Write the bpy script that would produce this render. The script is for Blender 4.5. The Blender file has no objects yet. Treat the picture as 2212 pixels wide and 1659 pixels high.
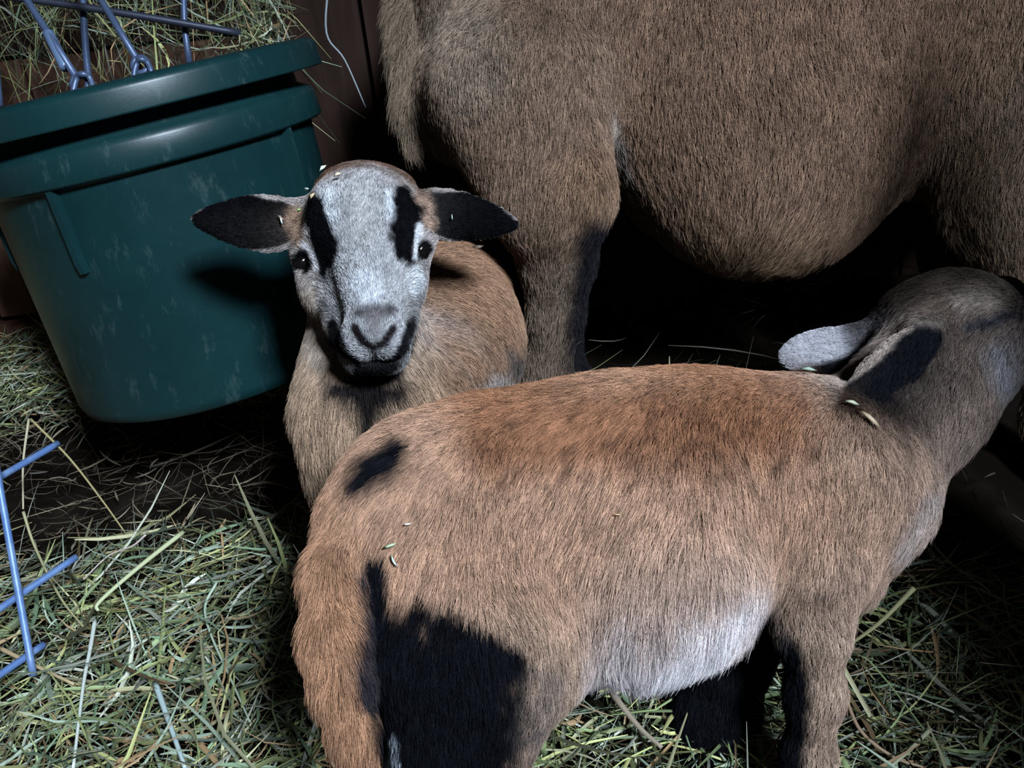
import bpy, math, random
import numpy as np
from mathutils import Matrix, Vector

# ------------------------------------------------------------------ camera, world, light, exposure
S = bpy.context.scene
C = S.collection
F = 2212.0
H = 0.71
CAM = np.array([0.0, 0.0, H])
Rm = Matrix.Rotation(math.radians(60), 3, 'X') @ Matrix.Rotation(math.radians(-6), 3, 'Z')
R = np.array(Rm)
cd = bpy.data.cameras.new('camera'); cam = bpy.data.objects.new('camera', cd); C.objects.link(cam)
cam.matrix_world = Matrix.Translation(CAM) @ Rm.to_4x4()
cd.sensor_width = 36; cd.lens = 36; cd.clip_start = 0.02
S.camera = cam

w = bpy.data.worlds.new('world'); S.world = w; w.use_nodes = True
w.node_tree.nodes['Background'].inputs[0].default_value = (0.55, 0.7, 1.0, 1)
w.node_tree.nodes['Background'].inputs[1].default_value = 0.08

def area_light(name, loc, target, size, size_y, power, col):
    l = bpy.data.lights.new(name, 'AREA'); l.shape = 'RECTANGLE'; l.size = size; l.size_y = size_y
    l.energy = power; l.color = col
    o = bpy.data.objects.new(name, l); C.objects.link(o); o.location = loc
    o.rotation_euler = (Vector(target) - Vector(loc)).to_track_quat('-Z', 'Y').to_euler()
    return o
# daylight through the open stable door behind and to the right of the camera
area_light('doorway_daylight', (1.3, -2.0, 3.0), (0.0, 0.85, 0.25), 0.6, 0.6, 350, (0.74, 0.87, 1.04))

S.view_settings.view_transform = 'Standard'
S.view_settings.look = 'None'
S.view_settings.exposure = 0.0
S.view_settings.gamma = 1.0
S.view_settings.use_curve_mapping = False
S.cycles.max_bounces = 4; S.cycles.diffuse_bounces = 2; S.cycles.glossy_bounces = 2
S.cycles.transmission_bounces = 2; S.cycles.transparent_max_bounces = 4

# ------------------------------------------------------------------ helpers
rng = np.random.default_rng(7)
random.seed(7)

def P(px, py, d):
    """the point of the place seen at that pixel, d metres deep"""
    v = np.array([(px - 1106) / F * d, -(py - 829.5) / F * d, -d])
    return CAM + R @ v
def project(p):
    v = (p - CAM) @ R
    d = -v[:, 2]
    return v[:, 0] / d * F + 1106, -v[:, 1] / d * F + 829.5, d
def camdir(x, y, z):
    """direction given as right, down, away from the camera"""
    v = R @ np.array([x, -y, -z], float)
    return v / np.linalg.norm(v)
def floor_pt(px, py, z=0.0):
    v = R @ np.array([(px - 1106) / F, -(py - 829.5) / F, -1.0])
    return CAM + v * ((z - H) / v[2])
def wall_pt(px, py, Y):
    v = R @ np.array([(px - 1106) / F, -(py - 829.5) / F, -1.0])
    return CAM + v * (Y / v[1])

def tag(o, label=None, cat=None, group=None, kind=None):
    if label: o['label'] = label
    if cat: o['category'] = cat
    if group: o['group'] = group
    if kind: o['kind'] = kind
    return o
def link(o, parent=None):
    C.objects.link(o)
    if parent is not None: o.parent = parent; o.matrix_parent_inverse = parent.matrix_world.inverted()
    return o
def empty(name, loc):
    o = bpy.data.objects.new(name, None); o.empty_display_size = 0.05
    o.location = loc; C.objects.link(o)
    o.matrix_world = Matrix.Translation(Vector(loc))
    return o
def mesh_obj(name, v, f, mat, parent=None, cols=None, smooth=True):
    me = bpy.data.meshes.new(name)
    v = np.asarray(v, np.float32)
    if isinstance(f, np.ndarray):
        n, k = f.shape
        me.vertices.add(len(v)); me.vertices.foreach_set('co', v.ravel())
        me.loops.add(n * k); me.loops.foreach_set('vertex_index', f.astype(np.int32).ravel())
        me.polygons.add(n); me.polygons.foreach_set('loop_start', np.arange(0, n * k, k, dtype=np.int32))
        me.update(calc_edges=True)
    else:
        me.from_pydata([tuple(map(float, q)) for q in v], [], [tuple(int(i) for i in q) for q in f])
    if smooth: me.shade_smooth()
    if cols is not None:
        a = me.attributes.new('col', 'FLOAT_COLOR', 'POINT')
        c4 = np.ones((len(v), 4), np.float32); c4[:, :3] = cols
        a.data.foreach_set('color', c4.ravel())
    me.materials.append(mat)
    return link(bpy.data.objects.new(name, me), parent)

# lattice noise
_tab = rng.random((64, 64, 64)).astype(np.float32)
def vnoise(p, s, off=0.0):
    q = np.asarray(p) / s + off + 1000.37
    i = np.floor(q).astype(int); f = (q - i).astype(np.float32); f = f * f * (3 - 2 * f)
    i &= 63; j = (i + 1) & 63
    out = 0
    for a in (0, 1):
        xa = j[:, 0] if a else i[:, 0]; wa = f[:, 0] if a else 1 - f[:, 0]
        for b in (0, 1):
            xb = j[:, 1] if b else i[:, 1]; wb = f[:, 1] if b else 1 - f[:, 1]
            for c in (0, 1):
                xc = j[:, 2] if c else i[:, 2]; wc = f[:, 2] if c else 1 - f[:, 2]
                out = out + _tab[xa, xb, xc] * wa * wb * wc
    return out
def vnoise3(p, s, off=0.0):
    return np.stack([vnoise(p, s, off + k * 17.3) for k in range(3)], 1) * 2 - 1
def unit(v):
    return v / np.maximum(np.linalg.norm(v, axis=-1, keepdims=True), 1e-9)
def sstep(a, b, x):
    t = np.clip((x - a) / (b - a), 0, 1); return t * t * (3 - 2 * t)

# ------------------------------------------------------------------ materials
def new_mat(name):
    m = bpy.data.materials.new(name); m.use_nodes = True
    nt = m.node_tree; b = nt.nodes['Principled BSDF']
    return m, nt, b
def attr_mat(name, rough=0.7, spec=0.25, mul=1.0, transl=0.0):
    m, nt, b = new_mat(name)
    a = nt.nodes.new('ShaderNodeAttribute'); a.attribute_name = 'col'
    out = a.outputs['Color']
    if mul != 1.0:
        mx = nt.nodes.new('ShaderNodeVectorMath'); mx.operation = 'SCALE'; mx.inputs['Scale'].default_value = mul
        nt.links.new(out, mx.inputs[0]); out = mx.outputs[0]
    nt.links.new(out, b.inputs['Base Color'])
    b.inputs['Roughness'].default_value = rough
    b.inputs['Specular IOR Level'].default_value = spec
    return m
def plain_mat(name, col, rough=0.5, spec=0.5, metal=0.0, noise=None, bump=0.0, ncol=None, nfac=(0.45, 0.7)):
    m, nt, b = new_mat(name)
    b.inputs['Base Color'].default_value = (*col, 1); b.inputs['Roughness'].default_value = rough
    b.inputs['Specular IOR Level'].default_value = spec; b.inputs['Metallic'].default_value = metal
    if noise:
        tc = nt.nodes.new('ShaderNodeTexCoord'); n = nt.nodes.new('ShaderNodeTexNoise')
        n.inputs['Scale'].default_value = noise; n.inputs['Detail'].default_value = 6
        nt.links.new(tc.outputs['Object'], n.inputs['Vector'])
        if ncol:
            r = nt.nodes.new('ShaderNodeValToRGB')
            r.color_ramp.elements[0].position = nfac[0]; r.color_ramp.elements[0].color = (*col, 1)
            r.color_ramp.elements[1].position = nfac[1]; r.color_ramp.elements[1].color = (*ncol, 1)
            nt.links.new(n.outputs['Fac'], r.inputs['Fac']); nt.links.new(r.outputs['Color'], b.inputs['Base Color'])
        if bump:
            bp = nt.nodes.new('ShaderNodeBump'); bp.inputs['Strength'].default_value = bump
            bp.inputs['Distance'].default_value = 0.002
            nt.links.new(n.outputs['Fac'], bp.inputs['Height']); nt.links.new(bp.outputs['Normal'], b.inputs['Normal'])
    return m

M_fur = attr_mat('fur', 0.7, 0.0)
M_skin = attr_mat('coat_skin', 0.95, 0.0, 0.55)
M_hay = attr_mat('hay', 0.55, 0.4)
M_eye = plain_mat('eye', (0.005, 0.004, 0.004), 0.12, 0.4)
M_hoof = plain_mat('hoof', (0.03, 0.025, 0.022), 0.5, 0.4)
M_wire = plain_mat('galvanised_wire', (0.085, 0.12, 0.20), 0.42, 0.5, 0.35, 90, 0.3, (0.08, 0.11, 0.2))
M_wire2 = plain_mat('dull_wire', (0.035, 0.04, 0.06), 0.5, 0.5, 0.3, 90, 0.3)
M_sleeve = plain_mat('steel_sleeve', (0.22, 0.33, 0.52), 0.3, 0.6, 0.5)

# wood planks
def wood_mat(name='barn_wood', k=1.0):
    m, nt, b = new_mat(name)
    tc = nt.nodes.new('ShaderNodeTexCoord'); mp = nt.nodes.new('ShaderNodeMapping')
    mp.inputs['Scale'].default_value = (14, 14, 1.2)
    n = nt.nodes.new('ShaderNodeTexNoise'); n.inputs['Scale'].default_value = 4; n.inputs['Detail'].default_value = 8
    n.inputs['Distortion'].default_value = 0.6
    r = nt.nodes.new('ShaderNodeValToRGB')
    r.color_ramp.elements[0].position = 0.3; r.color_ramp.elements[0].color = (0.065 * k, 0.030 * k, 0.019 * k, 1)
    r.color_ramp.elements[1].position = 0.7; r.color_ramp.elements[1].color = (0.155 * k, 0.078 * k, 0.05 * k, 1)
    nt.links.new(tc.outputs['Object'], mp.inputs[0]); nt.links.new(mp.outputs[0], n.inputs['Vector'])
    nt.links.new(n.outputs['Fac'], r.inputs['Fac']); nt.links.new(r.outputs['Color'], b.inputs['Base Color'])
    bp = nt.nodes.new('ShaderNodeBump'); bp.inputs['Strength'].default_value = 0.4; bp.inputs['Distance'].default_value = 0.003
    nt.links.new(n.outputs['Fac'], bp.inputs['Height']); nt.links.new(bp.outputs['Normal'], b.inputs['Normal'])
    b.inputs['Roughness'].default_value = 0.8; b.inputs['Specular IOR Level'].default_value = 0.2
    return m
M_wood = wood_mat()
M_shaded = wood_mat('shaded_barn_wood', 0.22)  # same barn wood toned down, shade on the back wall put into its colour

# ------------------------------------------------------------------ tubes and boxes
def tube(pts, rad, seg=10, cap=True):
    pts = np.asarray(pts, float); n = len(pts)
    rad = np.full(n, rad) if np.isscalar(rad) else np.asarray(rad, float)
    t = unit(np.gradient(pts, axis=0))
    a = np.array([0, 0, 1.0]) if abs(t[0][2]) < 0.9 else np.array([1.0, 0, 0])
    nrm = unit(np.cross(t[0], a)); V = []; Fc = []
    for i in range(n):
        nrm = unit(nrm - t[i] * (nrm @ t[i])); bi = np.cross(t[i], nrm)
        for k in range(seg):
            an = 2 * math.pi * k / seg
            V.append(pts[i] + rad[i] * (math.cos(an) * nrm + math.sin(an) * bi))
    for i in range(n - 1):
        for k in range(seg):
            k2 = (k + 1) % seg
            Fc.append((i * seg + k, i * seg + k2, (i + 1) * seg + k2, (i + 1) * seg + k))
    if cap:
        Fc.append(tuple(range(seg - 1, -1, -1))); Fc.append(tuple((n - 1) * seg + k for k in range(seg)))
    return V, Fc
def spline(pts, m=8):
    pts = [np.asarray(p, float) for p in pts]
    if len(pts) == 2: return np.array([pts[0] + (pts[1] - pts[0]) * s for s in np.linspace(0, 1, m + 1)])
    q = [2 * pts[0] - pts[1]] + pts + [2 * pts[-1] - pts[-2]]
    out = []
    for i in range(1, len(q) - 2):
        for s in np.linspace(0, 1, m, endpoint=False):
            a, b, c, d = q[i - 1], q[i], q[i + 1], q[i + 2]
            out.append(0.5 * ((2 * b) + (-a + c) * s + (2 * a - 5 * b + 4 * c - d) * s * s + (-a + 3 * b - 3 * c + d) * s ** 3))
    out.append(pts[-1]); return np.array(out)
def box_vf(x0, x1, y0, y1, z0, z1):
    V = [(x, y, z) for x in (x0, x1) for y in (y0, y1) for z in (z0, z1)]
    return V, [(0, 1, 3, 2), (4, 6, 7, 5), (0, 4, 5, 1), (2, 3, 7, 6), (0, 2, 6, 4), (1, 5, 7, 3)]
def merge(parts):
    V = []; Fc = []
    for v, f in parts:
        o = len(V); V += [tuple(q) for q in v]; Fc += [tuple(i + o for i in q) for q in f]
    return V, Fc

# ------------------------------------------------------------------ implicit bodies
class Body:
    """smoothly blended round cones and ellipsoids, turned into one continuous skin"""
    def __init__(self, col, hair=0.012, flow=(-1, 0.5, 0)):
        self.p = []; self.cut = []; self.paint = []; self.col = col; self.hair = hair; self.flow = flow
    def cone(self, a, b, k=0.02, col=None, hair=None, flow=None, w=1.0, flat=None):
        """a, b = (px, py, depth, radius in px)"""
        A = P(*a[:3]); B = P(*b[:3]); ra = a[3] * a[2] / F; rb = b[3] * b[2] / F
        self.p.append(dict(t='c', A=A, B=B, ra=ra, rb=rb, k=k, col=col, hair=hair, flow=flow, w=w)); return self
    def chain(self, pts, **kw):
        for a, b in zip(pts[:-1], pts[1:]): self.cone(a, b, **kw)
    def ell(self, c, r, k=0.02, rot=0.0, taper=0.0, col=None, hair=None, flow=None, w=1.0, cup=0.0, colf=None, axes=None):
        """c = (px, py, depth); r = (px, px, metres in depth); rot = in-plane turn in degrees"""
        Cc = P(*c)
        if axes is None:
            a = math.radians(rot)
            ax = np.stack([R @ np.array([math.cos(a), -math.sin(a), 0]), R @ np.array([-math.sin(a), -math.cos(a), 0]), R @ np.array([0, 0, -1.0])])
        else: ax = np.stack([camdir(*q) for q in axes])
        rr = np.array([r[0] * c[2] / F, r[1] * c[2] / F, r[2]])
        self.p.append(dict(t='e', C=Cc, ax=ax, r=rr, k=k, col=col, hair=hair, flow=flow, w=w, cup=cup, colf=colf, taper=taper)); return self
    def carve(self, a, b, k=0.004):
        self.cut.append(dict(t='c', A=P(*a[:3]), B=P(*b[:3]), ra=a[3] * a[2] / F, rb=b[3] * b[2] / F, k=k)); return self
    @staticmethod
    def dist(q, p):
        if q['t'] == 'c':
            ba = q['B'] - q['A']; h = np.clip(((p - q['A']) @ ba) / max(ba @ ba, 1e-9), 0, 1)
            return np.linalg.norm(p - q['A'] - h[..., None] * ba, axis=-1) - (q['ra'] + (q['rb'] - q['ra']) * h)
        l = (p - q['C']) @ q['ax'].T
        if q['cup']: l = l.copy(); l[..., 2] -= q['cup'] * (l[..., 1] ** 2) 
        if q['taper']:
            u = np.clip(l[..., 0] / q['r'][0], -1.2, 1.2); l = l.copy(); l[..., 1] /= 1 + q['taper'] * u - 0.10 * (1 - u * u) * 0
        s = l / q['r']; k0 = np.linalg.norm(s, axis=-1); k1 = np.linalg.norm(s / q['r'], axis=-1)
        return k0 * (k0 - 1) / np.maximum(k1, 1e-6)
    @staticmethod
    def bounds(q):
        if q['t'] == 'c':
            m = max(q['ra'], q['rb'])
            return np.minimum(q['A'], q['B']) - m, np.maximum(q['A'], q['B']) + m
        e = np.sqrt(((q['ax'] * q['r'][:, None]) ** 2).sum(0)) + abs(q['cup']) * q['r'][1] ** 2
        return q['C'] - e, q['C'] + e
    def build(self, h):
        bs = [self.bounds(q) for q in self.p]
        lo = np.min([b[0] for b in bs], 0) - 4 * h; hi = np.max([b[1] for b in bs], 0) + 4 * h
        n = np.ceil((hi - lo) / h).astype(int) + 1
        f = np.full(n, 0.05, np.float32)
        ax = [lo[k] + h * np.arange(n[k]) for k in range(3)]
        def block(q, m):
            b0, b1 = self.bounds(q)
            i0 = np.maximum(((b0 - m - lo) / h).astype(int), 0); i1 = np.minimum(((b1 + m - lo) / h).astype(int) + 2, n)
            sl = tuple(slice(a, b) for a, b in zip(i0, i1))
            g = np.stack(np.meshgrid(*[ax[k][sl[k]] for k in range(3)], indexing='ij'), -1)
            return sl, g
        for q in self.p:
            sl, g = block(q, q['k'] + 3 * h)
            d = self.dist(q, g); k = q['k']; a = f[sl]
            t = np.clip(0.5 + 0.5 * (d - a) / k, 0, 1)
            f[sl] = d * (1 - t) + a * t - k * t * (1 - t)
        for q in self.cut:
            sl, g = block(q, q['k'] + 3 * h)
            d = -self.dist(q, g); k = q['k']; a = f[sl]
            t = np.clip(0.5 - 0.5 * (d - a) / k, 0, 1)
            f[sl] = d * (1 - t) + a * t + k * t * (1 - t)
        ins = f < 0
        cnt = sum(ins[i:n[0] - 1 + i, j:n[1] - 1 + j, k:n[2] - 1 + k].astype(np.int8) for i in (0, 1) for j in (0, 1) for k in (0, 1))
        act = np.argwhere((cnt > 0) & (cnt < 8))
        idx = np.full(cnt.shape, -1, np.int64); idx[tuple(act.T)] = np.arange(len(act))
        corners = [(i, j, k) for i in (0, 1) for j in (0, 1) for k in (0, 1)]
        vals = {c: f[act[:, 0] + c[0], act[:, 1] + c[1], act[:, 2] + c[2]] for c in corners}
        acc = np.zeros((len(act), 3)); num = np.zeros(len(act))
        for c in corners:
            for a in range(3):
                if c[a] == 0:
                    e = list(c); e[a] = 1; e = tuple(e)
                    x, y = vals[c], vals[e]; m = (x < 0) != (y < 0)
                    t = np.where(m, x / np.where(m, x - y, 1), 0)
                    pt = np.repeat(np.array(c, float)[None], len(act), 0); pt[:, a] += t
                    acc[m] += pt[m]; num[m] += 1
        V = lo + h * (act + acc / num[:, None])
        Q = []
        for a in range(3):
            b, c = (a + 1) % 3, (a + 2) % 3
            s0 = [slice(1, -1)] * 3; s1 = [slice(1, -1)] * 3
            s0[a] = slice(0, -1); s1[a] = slice(1, None)
            x = ins[tuple(s0)]; y = ins[tuple(s1)]
            e = np.argwhere(x != y); off = np.ones(3, int); off[a] = 0; e = e + off
            flip = ins[tuple(e.T)]
            def cell(db, dc):
                u = e.copy(); u[:, b] += db; u[:, c] += dc; return idx[tuple(u.T)]
            q = np.stack([cell(-1, -1), cell(0, -1), cell(0, 0), cell(-1, 0)], 1)
            q[~flip] = q[~flip][:, ::-1]; Q.append(q)
        Q = np.concatenate(Q); Q = Q[(Q >= 0).all(1)]
        # relax a little so the skin carries no grid steps
        for _ in range(2):
            s = np.zeros_like(V); m = np.zeros(len(V))
            for i in range(4):
                a, b = Q[:, i], Q[:, (i + 1) % 4]
                for k in range(3):
                    s[:, k] += np.bincount(a, V[b, k], len(V)) + np.bincount(b, V[a, k], len(V))
                m += np.bincount(a, minlength=len(V)) + np.bincount(b, minlength=len(V))
            V = V * 0.5 + 0.5 * s / m[:, None]
        self.V, self.Q = V, Q
        fn = np.cross(V[Q[:, 2]] - V[Q[:, 0]], V[Q[:, 3]] - V[Q[:, 1]])
        N = np.zeros_like(V)
        for i in range(4):
            for k in range(3): N[:, k] += np.bincount(Q[:, i], fn[:, k], len(V))
        self.N = unit(N); self.FA = np.linalg.norm(fn, axis=1) / 2
        return self
    def props(self, p, nrm):
        """coat colour, hair length and lie of the hair at points of the skin"""
        n = len(p); W = np.zeros(n) + 1e-6
        col = np.zeros((n, 3)) + 1e-6 * np.array(self.col); L = np.zeros(n) + 1e-6 * self.hair
        fl = np.zeros((n, 3)) + 1e-6 * camdir(*self.flow)
        for q in self.p:
            d = self.dist(q, p); wt = np.exp(-np.maximum(d, 0) / 0.009) * q['w']
            c = np.array(q['col'] or self.col)
            c = np.repeat(c[None], n, 0) if q.get('colf') is None else q['colf'](p, nrm, q)
            col += wt[:, None] * c; L += wt * (q['hair'] or self.hair)
            fl += wt[:, None] * camdir(*(q['flow'] or self.flow)); W += wt
        col /= W[:, None]; L /= W
        px, py, dd = project(p)
        wob = (vnoise(p, 0.012) - 0.5) * 14 + (vnoise(p, 0.004, 9) - 0.5) * 8
        for m in self.paint: col = m(px, py, dd, nrm, wob, col, p)
        fl = fl - nrm * (fl * nrm).sum(1, keepdims=True)
        return col, L, unit(fl)
    def stroke(self, pts, col, soft=12, dmin=0, dmax=9, amt=1.0, tex=1.0):
        """a coat marking along a polyline of (px, py, half width px)"""
        pts = np.array(pts, float); col = np.array(col)
        if len(pts) == 1: pts = np.concatenate([pts, pts + [0.1, 0, 0]])
        def m(px, py, dd, nrm, wob, c, p):
            best = np.full(len(px), 1e9)
            for a, b in zip(pts[:-1], pts[1:]):
                ab = b[:2] - a[:2]; h = np.clip(((px - a[0]) * ab[0] + (py - a[1]) * ab[1]) / max(ab @ ab, 1e-6), 0, 1)
                best = np.minimum(best, np.hypot(px - a[0] - h * ab[0], py - a[1] - h * ab[1]) - (a[2] + (b[2] - a[2]) * h))
            k = (1 - sstep(-soft, soft, best + wob * tex)) * amt * ((dd > dmin) & (dd < dmax))
            return c * (1 - k[:, None]) + col * k[:, None]
        self.paint.append(m)

def fur(name, body, count, parent, radius=0.00014, lift=0.45, jitter=0.25, clump=0.5, csize=0.004,
        npts=5, tone=0.25, region=None, wild=0.0, lscale=1.0, cull=0.25, seed=1, fleck=None):
    g = np.random.default_rng(seed)
    V, Q, N = body.V, body.Q, body.N
    ctr = V[Q].mean(1); w = body.FA.copy()
    # the side turned away from the light and the lens carries a thinner coat
    fnr = N[Q[:, 0]]; view = unit(CAM - ctr); face = (fnr * view).sum(1)
    w *= np.where(face < -0.25, cull, 1.0)
    if region is not None:
        px, py, dd = project(ctr); w *= region(px, py, dd, ctr)
    w /= w.sum()
    fi = g.choice(len(Q), count, p=w)
    u = g.random((count, 1)); v = g.random((count, 1)); q = Q[fi]
    def lerp(A): return (A[q[:, 0]] * (1 - u) + A[q[:, 1]] * u) * (1 - v) + (A[q[:, 3]] * (1 - u) + A[q[:, 2]] * u) * v
    p = lerp(V); n = unit(lerp(N))
    col, L, fl = body.props(p, n)
    ok = L > 0.0004
    p, n, col, L, fl = p[ok], n[ok], col[ok], L[ok], fl[ok]; m = len(p)
    L = lscale * L * (0.6 + 0.6 * g.random(m)) * (0.8 + 0.4 * vnoise(p, 0.02, 3))
    fl = unit(fl + 0.55 * vnoise3(p, 0.03, 5) * 0.6 + jitter * g.normal(size=(m, 3)) * 0.6)
    if wild: fl = unit(fl + wild * vnoise3(p, 0.008, 7))
    fl = fl - n * (fl * n).sum(1, keepdims=True)
    lf = np.clip(lift * (0.6 + 0.8 * g.random(m)), 0.05, 1.2)[:, None]
    # tufts: strands of one cell bend to a common tip
    cell = np.floor((p + 0.6 * csize * vnoise3(p, csize * 1.7, 11)) / csize).astype(np.int64)
    key = cell[:, 0] * 73856093 ^ cell[:, 1] * 19349663 ^ cell[:, 2] * 83492791
    _, inv = np.unique(key, return_inverse=True); inv = inv.ravel(); k = inv.max() + 1
    cn = np.bincount(inv, minlength=k)
    def mean(A): return np.stack([np.bincount(inv, A[:, j], k) / cn for j in range(3)], 1)[inv]
    down = np.array([0, 0, -1.0])
    tip = p + L[:, None] * (n * lf + fl * (1 - 0.35 * lf) + down * 0.12)
    tipc = mean(tip)
    tgt = tip + (tipc - tip) * clump * g.random((m, 1))
    s = np.linspace(0, 1, npts)
    pts = np.zeros((m, npts, 3), np.float32)
    c1 = p + n * L[:, None] * lf * 0.9 + fl * L[:, None] * 0.15
    for i, t in enumerate(s):
        pts[:, i] = (1 - t) ** 2 * (p - n * 0.0006) + 2 * t * (1 - t) * c1 + t * t * tgt
    rad = radius * (0.7 + 0.6 * g.random(m))[:, None] * (1 - 0.75 * s[None] ** 1.5)
    tuft = g.random(k)[inv]
    mod = 1 + tone * (g.normal(size=m) * 0.5 + (tuft - 0.5) * 0.9)
    mod *= 1 + 0.35 * (vnoise(p, 0.016, 21) - 0.5)
    if fleck: mod *= np.where(g.random(m) < fleck[0] * (0.3 + 1.4 * (vnoise(p, 0.007, 31) > 0.55)), fleck[1], 1.0)
    col = np.clip(col * mod[:, None], 0.002, 1)
    hc = bpy.data.hair_curves.new(name)
    hc.add_curves([npts] * m)
    hc.points.foreach_set('position', pts.ravel())
    ra = hc.attributes.get('radius') or hc.attributes.new('radius', 'FLOAT', 'POINT')
    ra.data.foreach_set('value', rad.astype(np.float32).ravel())
    ca = hc.attributes.new('col', 'FLOAT_COLOR', 'CURVE')
    c4 = np.ones((m, 4), np.float32); c4[:, :3] = col
    ca.data.foreach_set('color', c4.ravel())
    hc.materials.append(M_fur)
    return link(bpy.data.objects.new(name, hc), parent)

def body_mesh(body, parent):
    col, L, fl = body.props(body.V, body.N)
    return mesh_obj('body', body.V, body.Q, M_skin, parent, col)

def hoof(base, fwd, r, parent, h=0.03):
    fwd = unit(np.array([fwd[0], fwd[1], 0.0])); side = np.array([-fwd[1], fwd[0], 0])
    parts = []
    for s in (-1, 1):
        V = []; Fc = []; n = 10
        for z, k in ((0, 1.0), (h * 0.55, 0.88), (h, 0.72)):
            for i in range(n):
                a = 2 * math.pi * i / n
                V.append(base + side * (s * r * 0.5 + math.cos(a) * r * 0.48 * k) + fwd * (math.sin(a) * r * 1.15 * k + r * 0.35 * (1 - z / h)) + np.array([0, 0, z]))
        for j in range(2):
            for i in range(n): Fc.append((j * n + i, j * n + (i + 1) % n, (j + 1) * n + (i + 1) % n, (j + 1) * n + i))
        Fc.append(tuple(range(n - 1, -1, -1))); Fc.append(tuple(2 * n + i for i in range(n)))
        parts.append((V, Fc))
    V, Fc = merge(parts)
    return mesh_obj('hoof', V, Fc, M_hoof, parent)
def eyeball(c, r, parent, sq=(1, 1, 1), rot=0.0):
    V = []; Fc = []; nu, nv = 20, 12; a = math.radians(rot)
    ax = np.stack([R @ np.array([math.cos(a), -math.sin(a), 0]), R @ np.array([-math.sin(a), -math.cos(a), 0]), R @ np.array([0, 0, -1.0])])
    for j in range(nv + 1):
        th = math.pi * j / nv
        for i in range(nu):
            ph = 2 * math.pi * i / nu
            l = np.array([math.sin(th) * math.cos(ph) * sq[0], math.sin(th) * math.sin(ph) * sq[1], math.cos(th) * sq[2]]) * r
            V.append(c + l @ ax)
    for j in range(nv):
        for i in range(nu): Fc.append((j * nu + i, (j + 1) * nu + i, (j + 1) * nu + (i + 1) % nu, j * nu + (i + 1) % nu))
    return mesh_obj('eye', V, Fc, M_eye, parent)

# ------------------------------------------------------------------ setting
BROWN = (0.235, 0.115, 0.066)
FLOOR_M = plain_mat('packed_earth', (0.008, 0.006, 0.0045), 1.0, 0.0, 0, 12, 0.5, (0.02, 0.015, 0.011))
V, Fc = box_vf(-1.7, 2.0, -0.75, 1.49, -0.06, -0.004)
tag(mesh_obj('floor', V, Fc, FLOOR_M, smooth=False), kind='structure')
WY = 1.45
light_b, dark_b = [], []
x = -1.7; wd = 0.155
while x < 2.0:
    if x < -0.35:
        light_b.append((x + 0.003, x + wd - 0.003, WY, WY + 0.025, 0.085, 0.455))
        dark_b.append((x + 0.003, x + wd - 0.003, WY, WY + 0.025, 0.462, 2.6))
        light_b.append((x - 0.05, x + wd - 0.056, WY - 0.004, WY + 0.021, -0.01, 0.07))
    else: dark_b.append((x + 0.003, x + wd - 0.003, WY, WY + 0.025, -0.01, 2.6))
    x += wd
dark_b.append((-1.7, 2.0, WY + 0.024, WY + 0.04, -0.01, 2.6))
def boards(name, boxes, mat=None):
    V, Fc = merge([box_vf(*b) for b in boxes]); return tag(mesh_obj(name, V, Fc, mat or M_wood, smooth=False), kind='structure')
boards('wall_back', dark_b, M_shaded)
boards('trim_1', light_b)
boards('wall_left', [(-1.73, -1.70, y_ + 0.003, y_ + 0.152, -0.01, 2.6) for y_ in np.arange(-0.75, 1.44, 0.155)])
boards('wall_right', [(2.0, 2.03, y_ + 0.003, y_ + 0.152, -0.01, 2.6) for y_ in np.arange(-0.75, 1.44, 0.155)])
boards('light_shaping_wall', [(1.02, 2.0, -0.75, -0.70, -0.01, 2.6), (-1.7, -0.7, -0.75, -0.70, -0.01, 2.6), (-0.7, 1.02, -0.75, -0.70, 2.16, 2.6)])  # unseen wall, its jamb and lintel set to shape the daylight
boards('added_shade_boards', [(0.53, 0.56, -0.69, 0.60, z_, z_ + 0.157) for z_ in (0.0, 0.16, 0.32, 0.48, 0.64)])  # low boards added out of view to shade the floor on the right
boards('ceiling', [(-1.73, 2.03, y_ + 0.003, y_ + 0.152, 2.6, 2.63) for y_ in np.arange(-0.75, 1.44, 0.155)])

# hay -------------------------------------------------------------
HAYC = np.array([(0.30, 0.33, 0.13), (0.22, 0.28, 0.12), (0.38, 0.36, 0.20), (0.46, 0.47, 0.36), (0.16, 0.23, 0.13),
                 (0.34, 0.22, 0.11), (0.30, 0.36, 0.26), (0.40, 0.40, 0.16)])
def blades(p0, dirs, length, width, cols, bend, g, rings=5):
    """folded grass blades: three points across, slightly kinked along"""
    n = len(p0); dirs = unit(dirs)
    side = unit(np.cross(dirs, g.normal(size=(n, 3)))); up = np.cross(side, dirs)
    s = np.linspace(-0.5, 0.5, rings)
    curve = g.normal(size=(n, 3)) * bend
    kink = np.where(g.random((n, 1)) < 0.25, g.normal(size=(n, 3)) * 0.5, 0); kp = g.uniform(-0.3, 0.3, n)
    V = np.zeros((n, rings, 3, 3))
    for i, t in enumerate(s):
        c = p0 + length[:, None] * (dirs * t + curve * (t * t) + kink * np.maximum(t - kp, 0)[:, None])
        wd = width * (1 - 0.75 * abs(2 * t) ** 2.5)
        V[:, i, 0] = c - side * wd[:, None] * 0.5; V[:, i, 1] = c + up * wd[:, None] * 0.3; V[:, i, 2] = c + side * wd[:, None] * 0.5
    base = (np.arange(n) * rings * 3)[:, None]
    Q = []
    for i in range(rings - 1):
        for a in (0, 1):
            Q.append(np.concatenate([base + i * 3 + a, base + i * 3 + a + 1, base + (i + 1) * 3 + a + 1, base + (i + 1) * 3 + a], 1))
    Q = np.concatenate(Q)
    return V.reshape(-1, 3), Q, np.repeat(cols, rings * 3, 0)
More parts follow.
